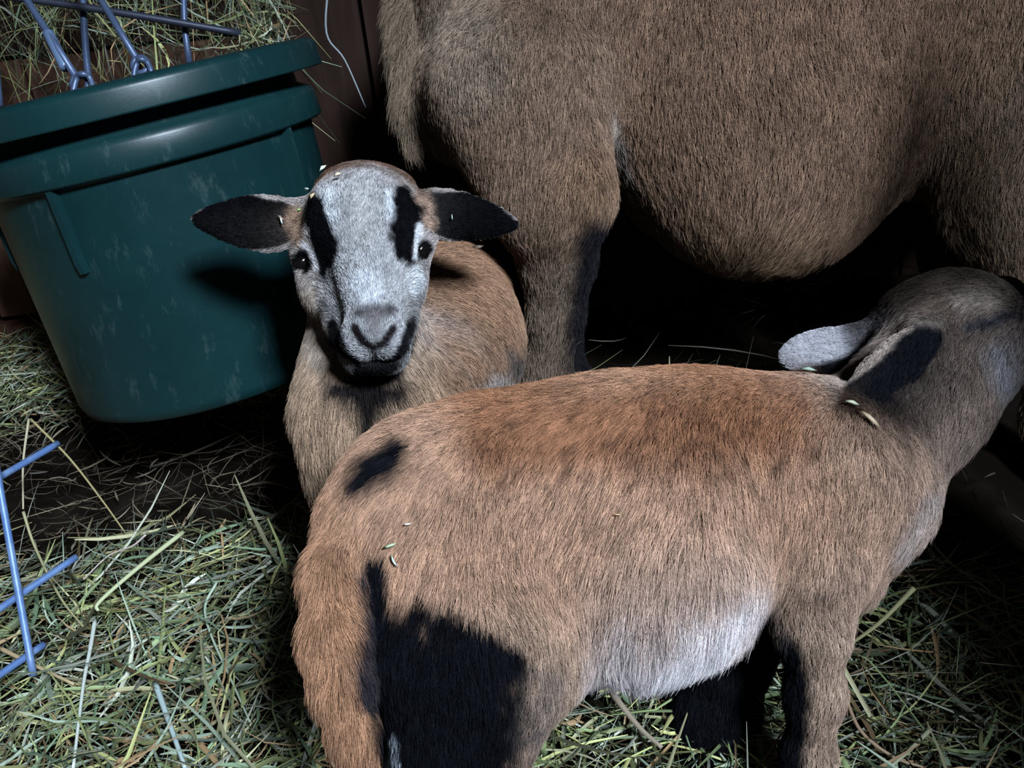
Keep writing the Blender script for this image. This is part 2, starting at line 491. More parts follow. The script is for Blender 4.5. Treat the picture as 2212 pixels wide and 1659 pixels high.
def hay_cols(n, g, dull=1.0):
    c = HAYC[g.integers(0, len(HAYC), n)] * (0.25 + 1.25 * g.random((n, 1)) ** 1.3) * dull
    return np.clip(c, 0, 0.8)
def pile(p):
    q = np.concatenate([p[:, :2], np.zeros((len(p), 1))], 1)
    b = 0.012 + 0.035 * vnoise(q, 0.17, 2) * vnoise(q, 0.4, 5) * 2
    back = sstep(1.05, 1.42, p[:, 1]) * 0.045
    return b + back
g = np.random.default_rng(3)
n = 40000
xy = np.stack([g.uniform(-1.25, 1.2, n), g.uniform(0.45, 1.44, n), np.zeros(n)], 1)
near = g.random(n) < 0.0
pz = pile(xy); xy[:, 2] = pz * g.random(n) ** 0.4 + 0.002
an = g.uniform(0, 2 * math.pi, n); el = g.normal(size=n) * 0.22
dirs = np.stack([np.cos(an) * np.cos(el), np.sin(an) * np.cos(el), np.sin(el)], 1)
ln = np.clip(g.lognormal(math.log(0.046), 0.6, n), 0.008, 0.18); wd = np.clip(g.lognormal(math.log(0.0023), 0.5, n), 0.0007, 0.0048)
xy[:, 2] += np.abs(np.sin(el)) * ln * 0.4
shade_zone = np.zeros(n)   # floor shade imitated by thinning the hay and turning its stems dull brown
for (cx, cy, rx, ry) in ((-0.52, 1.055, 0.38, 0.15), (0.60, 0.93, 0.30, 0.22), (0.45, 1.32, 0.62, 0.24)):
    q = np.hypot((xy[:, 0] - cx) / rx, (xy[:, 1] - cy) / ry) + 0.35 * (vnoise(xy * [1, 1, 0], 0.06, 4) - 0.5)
    shade_zone = np.maximum(shade_zone, 1 - sstep(0.8, 1.15, q))
keep = g.random(n) > shade_zone * np.where((xy[:, 0] > -0.12) & (xy[:, 1] > 0.75), 0.97, 0.80)
hc_ = hay_cols(n, g); hc_ = hc_ * (1 - shade_zone[:, None]) + shade_zone[:, None] * hc_.mean(1, keepdims=True) * np.array([0.66, 0.52, 0.34]) * 0.8
wd = wd * (1 - 0.4 * shade_zone)
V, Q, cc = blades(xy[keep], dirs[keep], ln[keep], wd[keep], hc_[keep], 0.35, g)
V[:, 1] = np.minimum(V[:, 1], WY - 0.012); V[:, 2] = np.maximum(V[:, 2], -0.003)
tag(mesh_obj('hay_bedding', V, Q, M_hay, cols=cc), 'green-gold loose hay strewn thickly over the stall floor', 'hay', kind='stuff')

# ------------------------------------------------------------------ EWE
ewe_e = empty('ewe', (float(P(1600, 200, 1.12)[0]), float(P(1600, 200, 1.12)[1]), 0))
tag(ewe_e, 'large brown adult sheep standing behind the lambs, belly and hind leg in view', 'sheep')
EC = (0.285, 0.176, 0.116)
E = Body(EC, 0.011, (-0.25, 1, 0))
def on_floor(px, d, z=0.0):
    """pixel row at which depth d meets height z in that pixel column"""
    lo_, hi_ = -3000.0, 6000.0
    for _ in range(60):
        m_ = (lo_ + hi_) / 2
        if P(px, m_, d)[2] > z: lo_ = m_
        else: hi_ = m_
    return m_
E.cone((1290, 60, 1.16, 290), (2050, 90, 1.16, 330), k=0.05, w=1.2)
E.ell((1640, 205, 1.14), (350, 365, 0.17), k=0.05, flow=(0.0, 1, 0), hair=0.012)
E.ell((1650, 445, 1.12), (175, 118, 0.10), k=0.05, flow=(-0.5, 1, 0), hair=0.018)
E.cone((1140, 60, 1.13, 270), (1060, 200, 1.12, 165), k=0.04, flow=(-0.3, 1, 0), col=(0.26, 0.17, 0.118))
E.cone((1130, 200, 1.05, 200), (1180, 420, 1.03, 125), k=0.035, flow=(-0.1, 1, 0), col=(0.27, 0.175, 0.12), hair=0.011)
E.ell((1235, 410, 1.02), (75, 95, 0.05), k=0.03, flow=(-0.5, 1, 0), hair=0.017, col=(0.28, 0.165, 0.10))
hz = on_floor(1190, 1.17, 0.035)
E.chain([(1190, 440, 1.04, 105), (1205, 560, 1.07, 72), (1200, 680, 1.10, 52), (1180, 800, 1.13, 42), (1172, 850, 1.14, 40), (1182, 960, 1.15, 25), (1190, hz, 1.17, 26)],
        k=0.02, hair=0.009, flow=(-0.2, 1, 0), col=(0.22, 0.155, 0.11))
hz2 = on_floor(1250, 1.36, 0.035)
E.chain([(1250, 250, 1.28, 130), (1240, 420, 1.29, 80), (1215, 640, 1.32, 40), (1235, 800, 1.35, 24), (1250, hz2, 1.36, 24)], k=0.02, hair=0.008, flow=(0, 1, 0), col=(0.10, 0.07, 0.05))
E.chain([(890, 20, 1.14, 38), (893, 130, 1.12, 34), (897, 230, 1.11, 30), (905, 300, 1.11, 20)], k=0.012, hair=0.028, flow=(-0.1, 1, 0), col=(0.26, 0.19, 0.13), w=2)
hz3 = on_floor(2260, 1.13, 0.035)
E.cone((2190, 100, 1.10, 230), (2200, 400, 1.07, 150), k=0.05, flow=(-0.05, 1, 0), hair=0.019, col=(0.19, 0.13, 0.09), w=1.5)
E.chain([(2200, 400, 1.07, 150), (2250, 620, 1.08, 88), (2270, 760, 1.10, 48), (2260, 900, 1.12, 30), (2260, hz3, 1.13, 28)], k=0.03, hair=0.013, flow=(0, 1, 0), col=(0.19, 0.125, 0.08))
hz4 = on_floor(2090, 1.31, 0.035)
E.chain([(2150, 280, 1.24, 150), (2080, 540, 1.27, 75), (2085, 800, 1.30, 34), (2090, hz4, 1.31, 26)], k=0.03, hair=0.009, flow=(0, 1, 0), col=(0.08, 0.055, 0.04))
E.cone((2250, 50, 1.16, 270), (2650, -250, 1.16, 150), k=0.06)
E.cone((2650, -250, 1.16, 150), (2780, -340, 1.14, 120), k=0.04)
E.cone((2790, -330, 1.13, 115), (3040, -190, 1.08, 62), k=0.04, hair=0.006)
E.ell((2700, -300, 0.98), (120, 50, 0.012), k=0.01, rot=20, hair=0.006)
E.ell((2790, -400, 1.28), (120, 50, 0.012), k=0.01, rot=-20, hair=0.006)
E.ell((1440, 400, 1.22), (95, 110, 0.07), k=0.02, hair=0.004, col=(0.22, 0.13, 0.11), flow=(0, 1, 0))
# coat markings
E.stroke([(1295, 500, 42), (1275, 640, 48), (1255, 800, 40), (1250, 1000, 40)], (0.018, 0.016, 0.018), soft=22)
E.stroke([(1325, 250, 10), (1345, 330, 13), (1370, 400, 10)], (0.38, 0.31, 0.26), soft=14, dmax=1.15)
E.stroke([(968, -10, 2), (925, 72, 3)], (0.01, 0.01, 0.01), soft=4, tex=0.4)
E.stroke([(1000, 60, 90), (1020, 160, 80)], (0.31, 0.225, 0.165), soft=60)
E.stroke([(1560, 555, 60), (1660, 590, 60), (1760, 540, 50)], (0.30, 0.19, 0.115), soft=60)
E.stroke([(2120, 300, 40), (2090, 450, 30)], (0.13, 0.085, 0.05), soft=60)
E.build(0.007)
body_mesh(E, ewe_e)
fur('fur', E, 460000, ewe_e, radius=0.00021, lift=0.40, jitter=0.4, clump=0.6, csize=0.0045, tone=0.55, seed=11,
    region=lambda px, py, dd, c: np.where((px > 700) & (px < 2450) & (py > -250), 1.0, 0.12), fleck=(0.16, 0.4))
fur('belly_wool', E, 9000, ewe_e, radius=0.00024, lift=0.10, jitter=0.25, clump=1.0, csize=0.012, tone=0.4, seed=13, lscale=2.4, cull=1.0,
    region=lambda px, py, dd, c: 1.0 * ((px > 1830) & (px < 2060) & (dd < 1.12) & (py > 380) & (py < 520)))
for (px, d) in ((1190, 1.17), (1250, 1.36), (2260, 1.13), (2090, 1.31)):
    b = P(px, on_floor(px, d, 0.0), d); hoof(np.array([b[0], b[1], 0.004]), (1, 0.1), 0.022, ewe_e, 0.04)
for c in ((2850, -345, 1.04), (2870, -345, 1.20)): eyeball(P(*c), 0.014, ewe_e)

# ------------------------------------------------------------------ LAMB facing the camera
l1 = empty('lamb', (float(P(900, 800, 0.93)[0]), float(P(900, 800, 0.93)[1]), 0))
tag(l1, 'small brown lamb facing the camera, white face with black eye stripes', 'lamb')
TAN = (0.40, 0.255, 0.165)
B1 = Body(TAN, 0.010, (0, 1, 0.2))
WH = (0.60, 0.60, 0.60); BK = (0.005, 0.005, 0.006)
# trunk from the chest back to the rump
B1.cone((805, 930, 0.88, 120), (945, 720, 1.03, 148), k=0.04, flow=(0.5, 0.6, 0.6), col=(0.40, 0.235, 0.145), hair=0.009)
B1.cone((945, 720, 1.03, 148), (980, 650, 1.10, 125), k=0.04, flow=(0.4, 0.8, 0.5), col=(0.36, 0.20, 0.12), hair=0.009)
B1.ell((1000, 740, 1.07), (112, 105, 0.07), k=0.03, flow=(0.2, 1, 0), col=(0.42, 0.27, 0.18), hair=0.015)
B1.cone((785, 880, 0.87, 124), (785, 960, 0.86, 112), k=0.03, flow=(0, 1, 0), hair=0.015, col=(0.44, 0.30, 0.20))
B1.cone((748, 930, 0.86, 66), (755, 1040, 0.87, 52), k=0.03, flow=(0.1, 1, 0), hair=0.015, col=(0.42, 0.29, 0.19))
# neck
B1.cone((790, 880, 0.90, 140), (785, 640, 0.90, 108), k=0.03, flow=(0, 1, 0), hair=0.012, col=(0.42, 0.30, 0.21))
# legs
for (px0, py0, d0, px1, d1, r0) in ((722, 1040, 0.87, 730, 0.93, 48), (860, 1040, 0.89, 865, 0.95, 48), (985, 780, 1.10, 990, 1.18, 60), (1060, 780, 1.06, 1075, 1.12, 60)):
    zf = on_floor(px1, d1, 0.02)
    B1.chain([(px0, py0, d0, r0), (px0 * 0.5 + px1 * 0.5, py0 * 0.5 + zf * 0.5, d0 * 0.5 + d1 * 0.5, 30), (px1, zf, d1, 22)], k=0.02, hair=0.006, flow=(0, 1, 0), col=(0.15, 0.1, 0.07))
# skull
FC = (0.44, 0.43, 0.43)
B1.ell((788, 470, 0.86), (122, 108, 0.058), k=0.02, col=FC, hair=0.006, flow=(0, -1, 0.3))
B1.cone((783, 545, 0.855, 112), (797, 650, 0.84, 88), k=0.025, col=FC, hair=0.004, flow=(0, -1, 0.2))
B1.cone((787, 500, 0.822, 88), (806, 690, 0.768, 48), k=0.02, col=FC, hair=0.0035, flow=(0, -1, 0.1))
B1.cone((797, 640, 0.83, 78), (806, 735, 0.79, 52), k=0.02, col=FC, hair=0.004, flow=(0, -0.6, 0.5))
B1.ell((808, 722, 0.772), (62, 46, 0.024), k=0.012, col=FC, hair=0.0025, flow=(0, -1, 0))
B1.ell((775, 742, 0.768), (40, 33, 0.018), k=0.008, col=FC, hair=0.0025, flow=(-1, 0, 0), rot=20)
B1.ell((842, 740, 0.768), (40, 33, 0.018), k=0.008, col=FC, hair=0.0025, flow=(1, 0, 0), rot=-20)
B1.ell((810, 775, 0.790), (52, 32, 0.022), k=0.008, col=(0.02, 0.02, 0.02), hair=0.003, flow=(0, 1, 0))
B1.cone((745, 690, 0.82, 42), (775, 765, 0.795, 34), k=0.015, col=(0.2, 0.18, 0.16), hair=0.004, flow=(0, 1, 0.3))
B1.cone((864, 685, 0.82, 36), (845, 760, 0.795, 34), k=0.015, col=(0.2, 0.18, 0.16), hair=0.004, flow=(0, 1, 0.3))
# brows and eye rims
B1.ell((668, 545, 0.852), (40, 34, 0.020), k=0.014, col=(0.5, 0.42, 0.36), hair=0.003, flow=(0, -1, 0))
B1.ell((905, 520, 0.852), (34, 36, 0.020), k=0.014, col=(0.5, 0.46, 0.42), hair=0.003, flow=(0, -1, 0))
B1.carve((654, 574, 0.828, 16), (661, 566, 0.832, 16), k=0.004)
B1.carve((916, 545, 0.826, 17), (914, 538, 0.830, 17), k=0.004)
# nostrils, lip split, mouth
B1.carve((771, 712, 0.742, 7), (795, 746, 0.740, 6), k=0.003)
B1.carve((845, 710, 0.742, 7), (822, 746, 0.740, 6), k=0.003)
B1.carve((809, 752, 0.745, 3), (810, 775, 0.752, 3), k=0.002)
for a, b in (((722, 705), (745, 752)), ((745, 752), (778, 776)), ((778, 776), (812, 780)), ((812, 780), (848, 770)), ((848, 770), (873, 742)), ((873, 742), (886, 692))):
    da = 0.765 + 0.00028 * abs(a[0] - 808); db = 0.765 + 0.00028 * abs(b[0] - 808)
    B1.carve((*a, da, 6), (*b, db, 6), k=0.003)
# ears
def ear_col(inner, outer, rim, lim=0.70, cut=0.0):
    def f(p, nrm, q):
        l = (p - q['C']) @ q['ax'].T; s = (l[:, 0] / q['r'][0]) ** 2 + (l[:, 1] / q['r'][1]) ** 2
        facing = (nrm @ q['ax'][2]) < 0.1
        k = (1 - sstep(lim, lim + 0.18, s))[:, None] * facing[:, None]
        base = np.where(facing[:, None], np.array(rim), np.array(outer))
        return base * (1 - k) + np.array(inner) * k
    return f
B1.ell((538, 479, 0.855), (126, 60, 0.0055), k=0.006, rot=3, taper=0.38, hair=0.003, flow=(-1, 0.1, 0), cup=8.0, colf=ear_col(BK, (0.35, 0.25, 0.2), (0.42, 0.36, 0.33), 0.86), w=25)
B1.cone((630, 485, 0.868, 30), (665, 475, 0.87, 40), k=0.015, hair=0.005, flow=(-1, 0, 0), col=(0.36, 0.25, 0.18))
B1.ell((1002, 468, 0.855), (124, 54, 0.0055), k=0.006, rot=9, taper=-0.38, hair=0.003, flow=(1, 0.1, 0), cup=8.0, colf=ear_col(BK, (0.35, 0.25, 0.2), (0.42, 0.36, 0.33), 0.88), w=25)
B1.cone((915, 462, 0.868, 30), (885, 460, 0.87, 40), k=0.015, hair=0.005, flow=(1, 0, 0), col=(0.36, 0.25, 0.18))
B1.ell((790, 402, 0.885), (98, 38, 0.035), k=0.02, hair=0.010, flow=(0, -1, 0.3), col=(0.34, 0.28, 0.24), w=0.6)
B1.ell((692, 612, 0.852), (44, 66, 0.028), k=0.02, hair=0.006, flow=(0, 1, 0.3), col=(0.40, 0.31, 0.25))
B1.ell((884, 600, 0.852), (34, 58, 0.028), k=0.02, hair=0.006, flow=(0, 1, 0.3), col=(0.48, 0.44, 0.42))
# markings
fd = dict(dmax=0.88)
B1.stroke([(640, 470, 22), (648, 520, 16)], (0.34, 0.22, 0.15), soft=12, **fd)
B1.stroke([(905, 430, 22), (925, 480, 14)], (0.40, 0.27, 0.2), soft=12, **fd)
B1.stroke([(660, 400, 20), (715, 366, 15), (790, 345, 14), (865, 366, 15), (908, 405, 16)], (0.13, 0.075, 0.05), soft=18, dmax=0.95)
B1.stroke([(664, 640, 20), (680, 700, 22), (700, 770, 22)], (0.40, 0.32, 0.25), soft=14, **fd)
B1.stroke([(705, 420, 16), (712, 470, 22)], (0.72, 0.74, 0.76), soft=12, **fd)
B1.stroke([(840, 430, 10), (848, 470, 10)], (0.70, 0.73, 0.76), soft=12, **fd)
B1.stroke([(425, 455, 3), (470, 426, 3), (530, 414, 3), (600, 432, 4)], (0.5, 0.43, 0.4), soft=4, tex=0.4)
B1.stroke([(940, 412, 3), (1010, 410, 3), (1070, 434, 4), (1115, 470, 4)], (0.5, 0.43, 0.4), soft=4, tex=0.4, dmax=0.95)
B1.stroke([(785, 420, 26), (780, 500, 30)], (0.48, 0.46, 0.44), soft=22, amt=0.7, **fd)
B1.stroke([(682, 440, 17), (686, 480, 28), (700, 530, 30), (704, 572, 22), (702, 606, 9)], BK, soft=8, **fd)
B1.stroke([(870, 420, 17), (882, 460, 30), (870, 505, 32), (874, 545, 22), (882, 572, 10)], BK, soft=8, **fd)
B1.stroke([(656, 528, 7), (676, 552, 8), (688, 584, 6)], (0.70, 0.66, 0.66), soft=4, tex=0.4, **fd)
B1.stroke([(905, 490, 7), (900, 520, 7), (895, 558, 5)], (0.72, 0.72, 0.74), soft=4, tex=0.4, **fd)
B1.stroke([(655, 562, 22), (668, 578, 14)], BK, soft=5, tex=0.3, **fd)
B1.stroke([(916, 538, 18), (908, 556, 10)], BK, soft=5, tex=0.3, **fd)
B1.stroke([(895, 600, 16), (890, 630, 10)], (0.78, 0.80, 0.82), soft=14, **fd)
B1.stroke([(785, 612, 26), (795, 640, 26)], (0.72, 0.74, 0.78), soft=24, amt=0.8, **fd)
B1.stroke([(775, 678, 12), (808, 676, 16), (840, 674, 12)], (0.07, 0.06, 0.06), soft=12, amt=0.9, **fd)
B1.stroke([(808, 690, 18), (810, 715, 14)], (0.20, 0.18, 0.18), soft=14, amt=0.8, **fd)
B1.stroke([(768, 712, 10), (784, 738, 10), (806, 752, 8), (830, 740, 10), (848, 712, 9)], (0.015, 0.011, 0.012), soft=5, tex=0.3, **fd)
B1.stroke([(808, 755, 3), (811, 780, 3)], (0.02, 0.02, 0.02), soft=3, tex=0.2, **fd)
B1.stroke([(722, 698, 10), (728, 730, 14), (748, 762, 9), (778, 780, 6), (812, 784, 6), (848, 775, 8), (872, 750, 10), (886, 700, 8), (889, 685, 4)], (0.012, 0.012, 0.013), soft=5, tex=0.4, **fd)
B1.stroke([(780, 800, 18), (840, 796, 18)], (0.015, 0.014, 0.015), soft=7, **fd)
B1.stroke([(728, 832, 26), (790, 846, 32), (852, 838, 24)], (0.015, 0.013, 0.014), soft=18)
B1.stroke([(795, 860, 20), (790, 930, 18), (785, 1010, 16)], (0.02, 0.017, 0.016), soft=16)
B1.stroke([(1120, 790, 26), (1100, 760, 14)], (0.10, 0.09, 0.09), soft=20, amt=0.8, dmin=0.9)
B1.stroke([(1075, 830, 28), (1050, 850, 24)], (0.55, 0.47, 0.42), soft=24, dmin=0.9)
B1.build(0.0026)
body_mesh(B1, l1)
head = lambda px, py, dd, c: np.where((py < 815) & (dd < 0.885) & (px > 400), 2.6, 1.0)
fur('fur', B1, 230000, l1, radius=0.00017, lift=0.34, jitter=0.25, clump=0.6, csize=0.0035, tone=0.5, seed=21, region=head, fleck=(0.16, 0.38))
for (px, d) in ((730, 0.93), (865, 0.95), (990, 1.18), (1075, 1.12)):
    b = P(px, on_floor(px, d, 0.0), d); hoof(np.array([b[0], b[1], 0.004]), (-0.3, -1), 0.012, l1, 0.025)
eyeball(P(655, 568, 0.841), 0.0100, l1, (0.8, 1.1, 1.0), 38)
eyeball(P(910, 542, 0.842), 0.0098, l1, (0.75, 1.15, 1.0), 12)

# ------------------------------------------------------------------ LAMB in front, nursing
l2 = empty('lamb', (float(P(1300, 1100, 0.72)[0]), float(P(1300, 1100, 0.72)[1]), 0))
tag(l2, 'brown lamb in the foreground, side on, reaching its head under the ewe', 'lamb')
B2 = Body((0.42, 0.235, 0.15), 0.013, (-1, 0.5, 0))
BK2 = (0.008, 0.0085, 0.011)
TOP = (0.32, 0.14, 0.066); SIDE = (0.51, 0.305, 0.20)
B2.cone((970, 1110, 0.72, 222), (1350, 1080, 0.74, 245), k=0.03, flow=(-0.55, 1, 0), col=SIDE)
B2.cone((1350, 1080, 0.74, 245), (1700, 1045, 0.77, 222), k=0.03, flow=(-0.25, 1, 0), col=SIDE)
B2.cone((1060, 1015, 0.75, 152), (1500, 990, 0.77, 165), k=0.03, flow=(-1, 0.4, 0), col=TOP, hair=0.0075, w=2.4)
B2.cone((1500, 990, 0.77, 165), (1670, 965, 0.79, 122), k=0.03, flow=(-1, 0.3, 0), col=TOP, hair=0.0075, w=2.4)
B2.ell((1405, 1222, 0.72), (215, 168, 0.075), k=0.04, flow=(-0.1, 1, 0), col=(0.55, 0.37, 0.27), hair=0.021)
B2.ell((915, 1130, 0.70), (200, 185, 0.075), k=0.03, flow=(-0.5, 1, 0), col=SIDE, hair=0.012)
B2.ell((1405, 1318, 0.705), (172, 84, 0.055), rot=-20, k=0.035, flow=(0.0, 1, 0), col=(0.62, 0.5, 0.45), hair=0.030, w=2)
# near thigh and hind leg
zf = on_floor(900, 0.80, 0.02)
B2.ell((1000, 1330, 0.675), (235, 230, 0.055), k=0.03, rot=15, flow=(-0.1, 1, 0), col=SIDE, hair=0.012)
B2.chain([(1040, 1440, 0.66, 190), (1000, 1600, 0.67, 120), (930, 1780, 0.70, 62), (880, 1900, 0.73, 40), (900, zf - 20, 0.79, 26)], k=0.03, flow=(0, 1, 0), col=(0.4, 0.28, 0.2), hair=0.009)
# far hind leg
zf2 = on_floor(860, 0.90, 0.02)
B2.chain([(900, 1300, 0.76, 150), (880, 1500, 0.79, 85), (860, 1650, 0.83, 45), (860, zf2, 0.90, 24)], k=0.02, flow=(0, 1, 0), col=BK2, hair=0.008)
# tail
B2.chain([(760, 1130, 0.68, 66), (722, 1240, 0.645, 54), (722, 1380, 0.625, 56), (738, 1480, 0.62, 50), (762, 1580, 0.62, 38), (788, 1720, 0.625, 24)], k=0.014, flow=(0.15, 1, 0), col=(0.44, 0.235, 0.135), hair=0.012, w=2.5)
# shoulder, chest
B2.cone((1765, 1060, 0.76, 205), (1750, 1190, 0.74, 125), k=0.03, flow=(-0.1, 1, 0), col=(0.45, 0.30, 0.215), hair=0.014)
B2.cone((1830, 1100, 0.79, 150), (1815, 1215, 0.79, 90), k=0.03, flow=(0, 1, 0), col=(0.42, 0.29, 0.22), hair=0.015)
# near foreleg
zf3 = on_floor(1760, 0.80, 0.02)
B2.chain([(1745, 1230, 0.73, 95), (1755, 1360, 0.73, 62), (1760, 1500, 0.745, 46), (1745, 1640, 0.76, 42), (1745, 1760, 0.775, 32), (1760, zf3, 0.80, 26)], k=0.02, flow=(0, 1, 0), col=(0.40, 0.28, 0.205), hair=0.008)
# far foreleg
zf4 = on_floor(1520, 0.92, 0.02)
B2.chain([(1640, 1250, 0.82, 95), (1575, 1400, 0.84, 84), (1545, 1540, 0.86, 80), (1525, 1680, 0.88, 60), (1520, zf4, 0.92, 26)], k=0.02, flow=(0, 1, 0), col=BK2, hair=0.009)
# neck and head
B2.cone((1820, 1020, 0.79, 165), (1990, 850, 0.82, 128), k=0.03, flow=(-0.35, 1, 0), col=(0.29, 0.21, 0.165), hair=0.014)
B2.cone((1990, 850, 0.82, 128), (2050, 760, 0.84, 118), k=0.03, flow=(-0.5, 1, 0), col=(0.28, 0.21, 0.17), hair=0.010)
B2.ell((2035, 700, 0.85), (130, 100, 0.055), k=0.03, flow=(-1, 0.1, 0), col=(0.12, 0.085, 0.062), hair=0.011, w=1.6)
B2.cone((2090, 710, 0.85, 100), (2165, 655, 0.94, 55), k=0.03, flow=(-1, 0.5, 0), col=(0.20, 0.16, 0.135), hair=0.006)
B2.cone((2110, 770, 0.83, 80), (2160, 710, 0.89, 46), k=0.03, flow=(-0.7, 1, 0), col=(0.42, 0.37, 0.36), hair=0.008)
# ears: the near one folded down, its dark inside open, the far one pale and pointing back
def ear2(p, nrm, q):
    l = (p - q['C']) @ q['ax'].T; t = l[:, 1] / q['r'][1]
    k = sstep(-0.62, -0.42, t)[:, None]
    return np.array((0.36, 0.29, 0.24)) * (1 - k) + np.array(BK2) * k
B2.ell((1935, 780, 0.75), (122, 50, 0.0075), k=0.008, rot=-38, hair=0.004, flow=(-1, 1, 0), cup=-7.0, colf=ear2, w=25)
B2.cone((2000, 720, 0.785, 38), (2030, 730, 0.81, 50), k=0.02, hair=0.006, flow=(-1, 0.5, 0), col=(0.25, 0.18, 0.14))
def ear3(p, nrm, q):
    l = (p - q['C']) @ q['ax'].T; t = l[:, 1] / q['r'][1]; u = l[:, 0] / q['r'][0]
    k = sstep(0.25, 0.6, t + 0.25 * u)[:, None]
    c = np.array((0.50, 0.48, 0.50)) * (1 - sstep(0.1, 0.8, u))[:, None] + np.array((0.24, 0.24, 0.27)) * sstep(0.1, 0.8, u)[:, None]
    return c * (1 - k) + np.array(BK2) * k
B2.ell((1785, 757, 0.86), (105, 50, 0.009), k=0.008, rot=-8, hair=0.003, flow=(-1, 0, 0), cup=4.0, colf=ear3, w=25)
B2.cone((1870, 740, 0.865, 36), (1940, 720, 0.86, 55), k=0.02, hair=0.006, flow=(-1, 0, 0), col=(0.14, 0.10, 0.075))
# markings and ear shade
B2.stroke([(2000, 722, 34), (1957, 785, 45), (1893, 845, 24)], BK2, soft=8, dmax=0.9)  # shaded hollow of the near ear painted black
B2.stroke([(1080, 930, 90), (1300, 920, 85), (1500, 920, 90), (1700, 890, 80)], (0.31, 0.13, 0.062), soft=60, tex=2, amt=0.8)
B2.stroke([(1330, 1440, 55), (1420, 1440, 75), (1520, 1370, 55), (1610, 1280, 25)], (0.82, 0.75, 0.75), soft=55, tex=2, dmax=0.79)
B2.stroke([(1350, 1330, 20), (1370, 1430, 40)], (0.72, 0.64, 0.62), soft=40, amt=0.6, tex=2, dmax=0.79)
B2.stroke([(785, 1038, 26), (825, 1008, 34), (872, 972, 24)], BK2, soft=20, tex=1.6)
B2.stroke([(820, 1205, 22), (810, 1290, 38), (830, 1400, 60), (880, 1500, 100), (930, 1620, 120)], BK2, soft=12, tex=1.6, dmin=0.60)
B2.stroke([(880, 1350, 55), (1015, 1480, 125), (990, 1600, 145), (960, 1750, 130)], BK2, soft=42, tex=4)
for fx, fy, fr in ((1120, 915, 7), (1190, 930, 8), (1255, 960, 6), (1340, 945, 9), (1420, 935, 8), (1500, 950, 10), (1545, 965, 12), (1560, 1010, 9), (1600, 985, 8), (1620, 1030, 8), (1470, 990, 7), (1690, 985, 8), (1760, 970, 8), (1240, 1010, 5)):
    B2.stroke([(fx, fy, fr), (fx - 26, fy + 9, fr * 0.5)], (0.07, 0.04, 0.028), soft=11, amt=0.75, dmax=0.8)
B2.stroke([(905, 1310, 20), (1000, 1370, 45), (1090, 1430, 50)], BK2, soft=16, tex=2)
B2.stroke([(1185, 1455, 26), (1160, 1600, 26)], (0.13, 0.11, 0.105), soft=45, tex=2, amt=0.7)
B2.stroke([(775, 1230, 16), (782, 1330, 12), (775, 1420, 22), (790, 1500, 22)], (0.035, 0.03, 0.035), soft=16, tex=1.6)
B2.stroke([(850, 1585, 12), (848, 1700, 26)], (0.62, 0.68, 0.75), soft=10, dmin=0.5)
B2.stroke([(1700, 1400, 34), (1712, 1500, 38), (1705, 1620, 36), (1700, 1800, 36)], BK2, soft=14, dmax=0.80)
B2.stroke([(1650, 1300, 22), (1690, 1370, 14)], (0.06, 0.05, 0.05), soft=22, dmax=0.80, amt=0.85)
B2.stroke([(1780, 1280, 14)], (0.16, 0.10, 0.075), soft=26, amt=0.8)
B2.stroke([(2095, 705, 12), (2150, 690, 14), (2190, 680, 12)], (0.045, 0.045, 0.055), soft=12)
B2.stroke([(2160, 770, 26), (2170, 820, 24)], (0.42, 0.42, 0.46), soft=34, amt=0.7)
B2.stroke([(2085, 650, 22), (2140, 655, 20)], (0.34, 0.27, 0.23), soft=24)
B2.stroke([(1900, 720, 8), (1960, 690, 8), (2030, 700, 8)], (0.36, 0.29, 0.24), soft=16, amt=0.7)
B2.stroke([(1850, 700, 22), (1860, 740, 20)], (0.04, 0.03, 0.025), soft=26, amt=0.8, dmax=0.9)
B2.stroke([(1870, 665, 44), (1940, 620, 62), (2050, 585, 44), (2140, 590, 24)], (0.022, 0.016, 0.013), soft=44)
B2.stroke([(1830, 870, 22), (1850, 885, 16)], (0.05, 0.03, 0.022), soft=18)
B2.stroke([(1960, 1170, 24), (2010, 1060, 20)], (0.45, 0.38, 0.35), soft=26, amt=0.7)
B2.build(0.003)
body_mesh(B2, l2)
fur('fur', B2, 540000, l2, radius=0.00014, lift=0.34, jitter=0.30, clump=0.8, csize=0.005, tone=0.5, seed=31, fleck=(0.14, 0.45), cull=0.3)
fur('belly_wool', B2, 16000, l2, radius=0.00017, lift=0.10, jitter=0.25, clump=1.0, csize=0.0085, tone=0.35, seed=33, lscale=1.25, cull=1.0,
    region=lambda px, py, dd, c: 1.0 * ((px > 1275) & (px < 1640) & (dd < 0.76) & (py > 1395 - 0.55 * np.maximum(px - 1420, 0)) & (py > 1240)))
for (px, d) in ((900, 0.80), (860, 0.90), (1760, 0.80), (1520, 0.92)):
    b = P(px, on_floor(px, d, 0.0), d); hoof(np.array([b[0], b[1], 0.004]), (1, 0.3), 0.012, l2, 0.025)
eyeball(P(2118, 702, 0.80), 0.009, l2)

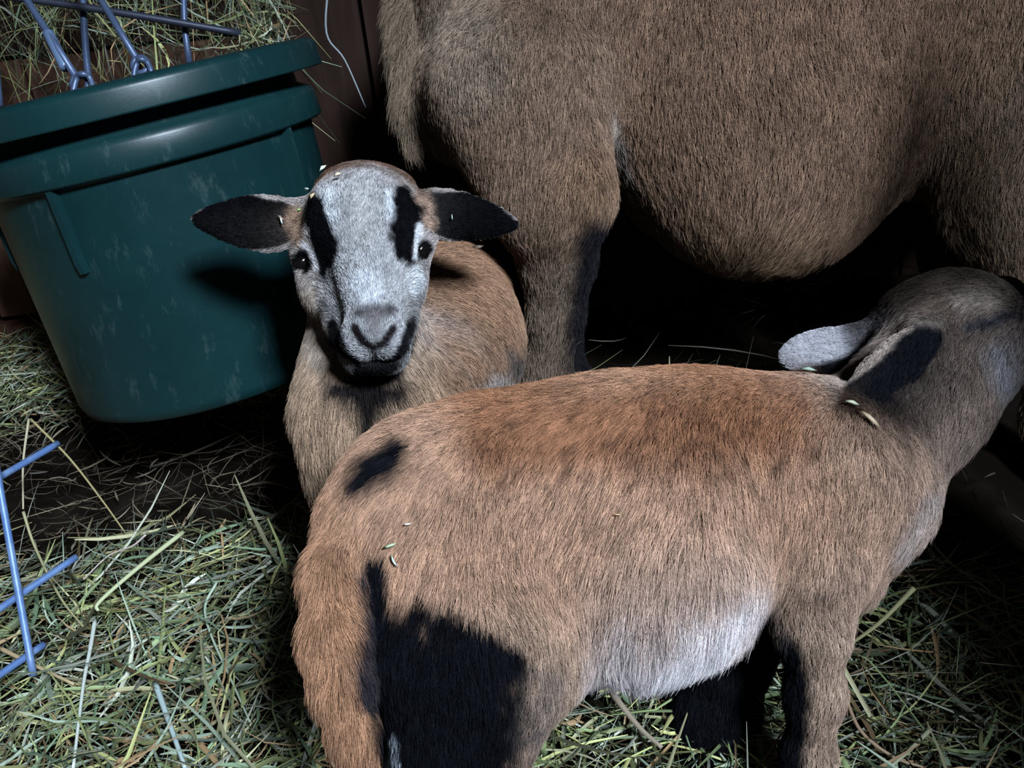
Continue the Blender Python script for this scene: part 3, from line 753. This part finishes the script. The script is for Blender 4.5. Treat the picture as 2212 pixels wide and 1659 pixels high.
# ------------------------------------------------------------------ BUCKET
ax_up = camdir(-math.sin(math.radians(13.5)) * math.cos(math.radians(20)), -math.cos(math.radians(13.5)) * math.cos(math.radians(20)), -math.sin(math.radians(20)))
ctop = P(280, 172, 1.07); bh = 0.325; cbot = ctop - ax_up * bh
bx = unit(np.cross(ax_up, R @ np.array([0, 0, 1.0]))); bx = bx if (bx @ (R @ np.array([1.0, 0, 0]))) > 0 else -bx
by = np.cross(ax_up, bx)     # lies along the view
bk = empty('feed_bucket', cbot)
tag(bk, 'dark green plastic feed bucket with thick rim hanging tilted beside the lamb', 'bucket')
def bucket_mat():
    m, nt, b = new_mat('green_plastic')
    tc = nt.nodes.new('ShaderNodeTexCoord')
    n = nt.nodes.new('ShaderNodeTexNoise'); n.inputs['Scale'].default_value = 7; n.inputs['Detail'].default_value = 9; n.inputs['Roughness'].default_value = 0.7
    mp = nt.nodes.new('ShaderNodeMapping'); mp.inputs['Scale'].default_value = (7, 7, 2.6)
    n2 = nt.nodes.new('ShaderNodeTexNoise'); n2.inputs['Scale'].default_value = 9; n2.inputs['Detail'].default_value = 12; n2.inputs['Roughness'].default_value = 0.75
    r = nt.nodes.new('ShaderNodeValToRGB'); r.color_ramp.elements[0].position = 0.35; r.color_ramp.elements[0].color = (0.0035, 0.022, 0.024, 1)
    r.color_ramp.elements[1].position = 0.75; r.color_ramp.elements[1].color = (0.006, 0.035, 0.036, 1)
    r2 = nt.nodes.new('ShaderNodeValToRGB'); r2.color_ramp.elements[0].position = 0.56; r2.color_ramp.elements[0].color = (0, 0, 0, 1)
    r2.color_ramp.elements[1].position = 0.80; r2.color_ramp.elements[1].color = (0.32, 0.32, 0.32, 1)
    mx = nt.nodes.new('ShaderNodeMixRGB'); mx.inputs[2].default_value = (0.16, 0.22, 0.22, 1)
    nt.links.new(tc.outputs['Object'], n.inputs['Vector']); nt.links.new(tc.outputs['Object'], mp.inputs[0]); nt.links.new(mp.outputs[0], n2.inputs['Vector'])
    nt.links.new(n.outputs['Fac'], r.inputs['Fac']); nt.links.new(n2.outputs['Fac'], r2.inputs['Fac'])
    nt.links.new(r.outputs['Color'], mx.inputs[1]); nt.links.new(r2.outputs['Color'], mx.inputs[0]); nt.links.new(mx.outputs[0], b.inputs['Base Color'])
    bp = nt.nodes.new('ShaderNodeBump'); bp.inputs['Strength'].default_value = 0.25; bp.inputs['Distance'].default_value = 0.002
    nt.links.new(n.outputs['Fac'], bp.inputs['Height']); nt.links.new(bp.outputs['Normal'], b.inputs['Normal'])
    b.inputs['Roughness'].default_value = 0.38; b.inputs['Specular IOR Level'].default_value = 0.45
    return m
M_b = bucket_mat()
def lathe(prof, seg=96):
    V = []; Fc = []
    for r_, h_ in prof:
        for i in range(seg):
            a = 2 * math.pi * i / seg; V.append(cbot + ax_up * h_ + r_ * (math.cos(a) * bx + math.sin(a) * by))
    n_ = len(prof)
    for j in range(n_ - 1):
        for i in range(seg): Fc.append((j * seg + i, j * seg + (i + 1) % seg, (j + 1) * seg + (i + 1) % seg, (j + 1) * seg + i))
    return V, Fc
RT, RB = 0.190, 0.163
def rw(h_): return RB + (RT - 0.016 - RB) * h_ / bh
V, Fc = lathe([(0.0005, 0.004), (0.11, 0.004), (RB - 0.012, 0.0), (RB - 0.003, 0.004), (rw(0.015), 0.014), (rw(0.24) - 0.001, 0.243), (rw(0.245), 0.246),
               (rw(0.248) + 0.008, 0.246), (rw(0.252) + 0.0105, 0.2475), (rw(0.252) + 0.0115, 0.249), (rw(0.27) + 0.0095, 0.271), (rw(0.27) + 0.009, 0.273), (rw(0.275) + 0.006, 0.278), (rw(0.28) - 0.006, 0.284), (rw(0.30) - 0.008, 0.300), (rw(0.31) - 0.004, bh - 0.006),
               (rw(0.30) - 0.012, bh - 0.006), (rw(0.2) - 0.004, 0.2), (RB - 0.008, 0.012), (0.0005, 0.010)])
body_o = mesh_obj('bucket_body', V, Fc, M_b, bk)
V, Fc = lathe([(RT - 0.020, bh - 0.008), (RT + 0.003, bh - 0.027), (RT + 0.006, bh - 0.029), (RT + 0.0078, bh - 0.0285), (RT + 0.008, bh - 0.027), (RT + 0.0072, bh - 0.008), (RT + 0.0068, bh - 0.006), (RT + 0.005, bh - 0.003), (RT - 0.001, bh), (RT - 0.014, bh + 0.001), (RT - 0.020, bh - 0.003), (RT - 0.020, bh - 0.008)])
mesh_obj('rim', V, Fc, M_b, bk)
def rib(a_, h0, h1):
    a_ = math.radians(a_); out = math.cos(a_) * bx + math.sin(a_) * by; sd = -math.sin(a_) * bx + math.cos(a_) * by
    V = []
    for h_, t_ in ((h0, 0.006), (h0 + 0.01, 0.008), (h1, 0.008)):
        for s_, o_ in ((-0.004, -0.004), (-0.003, t_), (0.003, t_), (0.004, -0.004)): V.append(cbot + ax_up * h_ + out * (rw(h_) + o_) + sd * s_)
    Fc = [(j * 4 + i, j * 4 + (i + 1) % 4, (j + 1) * 4 + (i + 1) % 4, (j + 1) * 4 + i) for j in range(2) for i in range(4)] + [(3, 2, 1, 0), (8, 9, 10, 11)]
    return mesh_obj('rib', V, Fc, M_b, bk, smooth=False)
sgn = 1 if (by @ unit(CAM - ctop)) > 0 else -1
for a_ in (-35, 28, 109, 170, 230, 280): 
    rib(sgn * (a_ + 0), 0.165, 0.247)

# ------------------------------------------------------------------ hangers, wires, hay rack
def rod(name, pts, r, mat, parent=None, m=6):
    V, Fc = tube(spline(pts, m), r, 10); return mesh_obj(name, V, Fc, mat, parent)
def hanger(top, eye, d, sleeve, label):
    T = P(*top, d + 0.03); Ey = P(*eye, d)
    e = empty('bucket_hanger', T); tag(e, label, 'hook', 'bucket hangers')
    dirv = unit(Ey - T)
    rod('rod', [T - dirv * 0.25, Ey - dirv * 0.006], 0.0036, M_wire, e)
    sd = unit(np.cross(dirv, R @ np.array([0, 0, 1.0])))
    ring = [Ey + 0.0095 * (math.cos(a) * dirv + math.sin(a) * (0.8 * sd)) + dirv * 0.004 for a in np.linspace(math.pi, 3 * math.pi, 20)]
    V, Fc = tube(ring, 0.0033, 8); mesh_obj('eye_loop', V, Fc, M_wire, e)
    if sleeve:
        a = P(*sleeve[0], d + 0.02); b = P(*sleeve[1], d + 0.008)
        V, Fc = tube([a, a + (b - a) * 0.03, b - (b - a) * 0.03, b], [0.0045, 0.0056, 0.0056, 0.0045], 14); mesh_obj('sleeve', V, Fc, M_sleeve, e)
    return e
hanger((58, 0), (170, 175), 0.965, ((103, 70), (143, 148)), 'blue grey steel hanger rod with a shiny sleeve, hooked to the bucket rim')
hanger((218, 0), (300, 135), 1.02, None, 'plain grey steel hanger rod, hooked to the bucket rim beside the sleeved one')
def staple(a, top, b, d, sink=0.02):
    pa, pt, pb = P(*a, d), P(*top, d - 0.004), P(*b, d)
    dn = -ax_up * sink
    rod('rim_ring', [pa + dn, pa, P(a[0] * 0.6 + top[0] * 0.4, top[1] + 8, d), pt, P(b[0] * 0.6 + top[0] * 0.4, top[1] + 8, d), pb, pb + dn], 0.0028, M_wire, bk, 5)
staple((158, 212), (178, 160), (204, 200), 0.955)
staple((290, 168), (305, 128), (328, 158), 1.01)

rk = empty('hay_rack', P(300, 30, 1.2)); tag(rk, 'bent grey wire hay rack above the green bucket, stuffed with hay', 'hay rack')
rod('wire', [P(-80, -20, 1.16), P(110, 5, 1.17), P(300, 34, 1.18), P(520, 72, 1.21)], 0.0042, M_wire2, rk)
rod('wire', [P(176, -120, 1.20), P(182, 60, 1.19), P(197, 230, 1.18)], 0.0042, M_wire, rk)
rod('wire', [P(396, -120, 1.21), P(398, 40, 1.21), P(408, 130, 1.22), P(412, 180, 1.26)], 0.0040, M_wire, rk)
rod('wire', [P(-60, -120, 1.20), P(-20, 60, 1.19), P(0, 230, 1.20)], 0.0042, M_wire, rk)
rod('wire', [P(-80, -200, 1.22), P(300, -140, 1.22), P(600, -100, 1.24)], 0.0042, M_wire2, rk)

wf = empty('wire_panel', P(0, 1200, 0.9)); tag(wf, 'blue grey galvanised wire grid panel standing in the hay at the left edge', 'wire panel')
def wire(a, b, da, db, r=0.0035):
    rod('wire', [P(*a, da), P((a[0] + b[0]) / 2, (a[1] + b[1]) / 2, (da + db) / 2), P(*b, db)], r, M_wirep, wf)
M_wirep = plain_mat('panel_wire', (0.11, 0.20, 0.42), 0.45, 0.5, 0.2, 60, 0.3, (0.2, 0.3, 0.5))
wire((-120, 1100), (125, 958), 0.93, 1.05)
wire((-10, 1000), (72, 1460), 0.95, 0.93)
wire((-120, 1395), (165, 1203), 0.90, 1.0)
wire((-120, 1540), (95, 1392), 0.88, 0.96)

# hay hanging out of the rack
g = np.random.default_rng(5)
def rack_hay(n, x0, x1, y0, y1, d0, d1, dull, vert, lmed=0.07):
    px = g.uniform(x0, x1, n); py = g.uniform(y0, y1, n); dd = g.uniform(d0, d1, n)
    p = np.array([P(a, b, c) for a, b, c in zip(px, py, dd)])
    dr = g.normal(size=(n, 3)); dr[:, 2] *= vert; ln = np.clip(g.lognormal(math.log(lmed), 0.5, n), 0.02, 0.22)
    wd = np.clip(g.lognormal(math.log(0.0015), 0.4, n), 0.0007, 0.0035)
    V_, Q_, C_ = blades(p, dr, ln, wd, hay_cols(n, g, dull), 0.45, g)
    V_[:, 1] = np.minimum(V_[:, 1], WY - 0.008); return V_, Q_, C_
pieces = [rack_hay(460, -60, 620, -150, 60, 1.24, 1.36, 0.72, 1.4), rack_hay(130, -40, 600, -20, 150, 1.22, 1.32, 1.15, 3.5, 0.10), rack_hay(110, -40, 520, 40, 190, 1.24, 1.34, 0.8, 2.2),
          rack_hay(90, 500, 610, -60, 70, 1.22, 1.3, 0.9, 1.6), rack_hay(80, 510, 610, 60, 110, 1.19, 1.25, 0.95, 1.2, 0.03)]
Vv = []; Qq = []; Cc = []; o = 0
for v, q, c in pieces: Vv.append(v); Qq.append(q + o); Cc.append(c); o += len(v)
tag(mesh_obj('rack_hay', np.concatenate(Vv), np.concatenate(Qq), M_hay, cols=np.concatenate(Cc)), 'dry hay tangled in the wire rack above the green bucket', 'hay', kind='stuff')

# ------------------------------------------------------------------ distinct stalks
def stalk(pts, width, col, label, group=None, name='hay_stalk'):
    p = spline(pts, 6); n_ = len(p)
    V, Fc = tube(p, width / 2 * (1 - 0.4 * np.linspace(0, 1, n_)), 6)
    o = mesh_obj(name, V, Fc, M_hay, cols=np.repeat(np.array(col)[None], len(V), 0))
    tag(o, label, 'hay stalk', group); return o
def fp(px, py, z=0.03): return floor_pt(px, py, z)
stalk([fp(62, 905, 0.16), fp(50, 1000, 0.13), fp(50, 1100, 0.10)], 0.0032, (0.45, 0.40, 0.26), 'pale upright hay stalk standing at the left edge below the bucket')
stalk([fp(50, 1105, 0.10), fp(75, 1180, 0.07), fp(130, 1290, 0.05), fp(185, 1360, 0.04)], 0.0035, (0.36, 0.33, 0.17), 'olive bent hay stalk slanting down from the upright pale one')
stalk([fp(66, 905, 0.16), fp(150, 990, 0.12), fp(220, 1080, 0.08), fp(270, 1150, 0.05)], 0.003, (0.33, 0.27, 0.12), 'brown hay stalk slanting across the dark shadow under the bucket')
stalk([fp(395, 1150, 0.06), fp(300, 1225, 0.06), fp(215, 1300, 0.055), fp(212, 1320, 0.05)], 0.0055, (0.50, 0.53, 0.30), 'thick pale green hay stem slanting up right, left of the tail')
stalk([fp(205, 1340, 0.05), fp(195, 1400, 0.05), fp(180, 1480, 0.05), fp(158, 1659, 0.05)], 0.0045, (0.62, 0.66, 0.58), 'bright whitish hay stem running down to the bottom edge at left')
stalk([fp(335, 1475, 0.05), fp(365, 1560, 0.05), fp(400, 1659, 0.05)], 0.0060, (0.42, 0.52, 0.50), 'pale blue green blade running to the bottom edge, widest in the hay')
stalk([fp(468, 1258, 0.06), fp(443, 1310, 0.05), fp(455, 1370, 0.05), fp(500, 1470, 0.045), fp(540, 1560, 0.04)], 0.0030, (0.40, 0.48, 0.36), 'long thin green stalk kinked near its top left of the tail')
stalk([fp(532, 1360, 0.05), fp(500, 1450, 0.05), fp(478, 1540, 0.045), fp(462, 1625, 0.04)], 0.0034, (0.46, 0.44, 0.20), 'straight yellow stalk lying steeply left of the tail')
stalk([fp(640, 1230, 0.07), fp(625, 1300, 0.06), fp(590, 1350, 0.05), fp(520, 1385, 0.045), fp(440, 1400, 0.04)], 0.0028, (0.40, 0.36, 0.22), 'curved tan stalk sweeping up beside the tail')
stalk([fp(0, 1400, 0.05), fp(60, 1430, 0.05), fp(160, 1478, 0.045)], 0.0048, (0.46, 0.34, 0.19), 'thick orange tan stalk crossing the wire panel at left edge')
stalk([fp(315, 1155, 0.07), fp(285, 1180, 0.06), fp(235, 1200, 0.05), fp(180, 1252, 0.045)], 0.0026, (0.52, 0.42, 0.36), 'pinkish thin hay stalk at the border of the shadow')
stalk([fp(1975, 1270, 0.10), fp(1900, 1345, 0.075), fp(1825, 1400, 0.05)], 0.0048, (0.36, 0.33, 0.16), 'thick golden stalk rising right of the front leg')
stalk([fp(1825, 1505, 0.04), fp(1860, 1580, 0.04), fp(1930, 1635, 0.035), fp(2000, 1659, 0.03)], 0.0036, (0.40, 0.27, 0.17), 'curved reddish stalk on the floor right of the front leg')
stalk([fp(2010, 1575, 0.04), fp(1965, 1620, 0.04), fp(1925, 1655, 0.04)], 0.0040, (0.38, 0.37, 0.24), 'short pale stalk at bottom edge right of the front leg')
stalk([fp(1320, 1495, 0.06), fp(1380, 1570, 0.05), fp(1430, 1615, 0.045)], 0.0060, (0.26, 0.21, 0.15), 'dull thick brown stalk under the belly of the front lamb')
stalk([wall_pt(712, -60, 1.25), wall_pt(705, 70, 1.25), wall_pt(745, 130, 1.25), wall_pt(790, 232, 1.25)], 0.003, (0.30, 0.34, 0.36), 'long pale curved strand hanging in front of the dark wall')

# flecks on the coats
def fleck(px, py, body, size, col, rot, label, group):
    # lands on the skin nearest to the ray, lifted by the depth of the coat
    qx, qy, qd = project(body.V)
    m = np.where((np.abs(qx - px) < 14) & (np.abs(qy - py) < 14))[0]
    if len(m) == 0: return
    i = m[np.argmin(qd[m])]; c = body.V[i] + body.N[i] * 0.006 ; n_ = body.N[i]
    c = c + 0 * n_
    a = math.radians(rot); t = camdir(math.cos(a), math.sin(a), 0); t = unit(t - n_ * (t @ n_)); s_ = np.cross(n_, t)
    V = [c + t * size * u + s_ * size * v * 0.17 + n_ * 0.0012 * w_ for (u, v, w_) in ((-1, -.6, 0), (-1, .6, 0.3), (-.3, 1, 1.3), (0.4, .9, 1), (1, .2, 0), (0.5, -1, .4), (-.4, -1, 0.8), (0, 0, 2), (0, 0, -1))]
    Fc = [(i_, (i_ + 1) % 7, 7) for i_ in range(7)] + [((i_ + 1) % 7, i_, 8) for i_ in range(7)]
    tag(mesh_obj('hay_fleck', V, Fc, M_hay, cols=np.repeat(np.array(col)[None], 9, 0)), label, 'hay bit', group)
GF = 'hay bits on the head of the lamb facing the camera'
for (px, py, s_, c_, r_, lb) in ((697, 362, 0.0040, (0.75, 0.78, 0.66), -45, 'pale hay bit topmost on the head of the white-faced lamb'),
        (664, 406, 0.0032, (0.55, 0.62, 0.6), 20, 'greyish hay bit at the left of the crown of the white-faced lamb'),
        (678, 418, 0.0035, (0.60, 0.45, 0.26), -40, 'tan hay bit at the left brow of the white-faced lamb'),
        (648, 447, 0.0030, (0.40, 0.62, 0.22), 0, 'bright green hay bit beside the left ear base'),
        (728, 378, 0.0036, (0.65, 0.55, 0.38), -30, 'yellowish hay bit on the crown above the left stripe'),
        (608, 490, 0.0045, (0.62, 0.72, 0.70), 75, 'whitish hay bit lying in the left ear of the white-faced lamb'),
        (610, 462, 0.0042, (0.42, 0.26, 0.18), 35, 'brown hay bit lying in the left ear of the white-faced lamb'),
        (966, 483, 0.0028, (0.45, 0.60, 0.50), 85, 'tiny green hay bit lying in the right ear of the white-faced lamb'),
        (1042, 530, 0.0050, (0.16, 0.11, 0.08), 50, 'dark hay bit stuck to the lower edge of the right ear')):
    fleck(px, py, B1, s_, c_, r_, lb, GF)
GF = 'hay bits on the back of the front lamb'
for (px, py, s_, c_, r_, lb) in ((875, 1127, 0.0028, (0.9, 0.9, 0.9), -10, 'small white bit on the hip of the front lamb'),
        (838, 1180, 0.0050, (0.45, 0.55, 0.35), -20, 'green hay bit caught above the dark rear of the front lamb'),
        (850, 1196, 0.0045, (0.50, 0.60, 0.5), 60, 'pale green hay bit just below the other one above the dark rear'),
        (1320, 1106, 0.0026, (0.6, 0.42, 0.2), 0, 'orange hay bit on the flank of the front lamb'),
        (1880, 905, 0.0100, (0.36, 0.27, 0.17), 60, 'long tan hay bit on the neck of the front lamb'),
        (1845, 872, 0.0060, (0.35, 0.36, 0.24), 20, 'olive hay bit at the nape of the front lamb'),
        (1735, 802, 0.0065, (0.25, 0.32, 0.24), 35, 'dark green hay bit on the withers of the front lamb')):
    fleck(px, py, B2, s_, c_, r_, lb, GF)
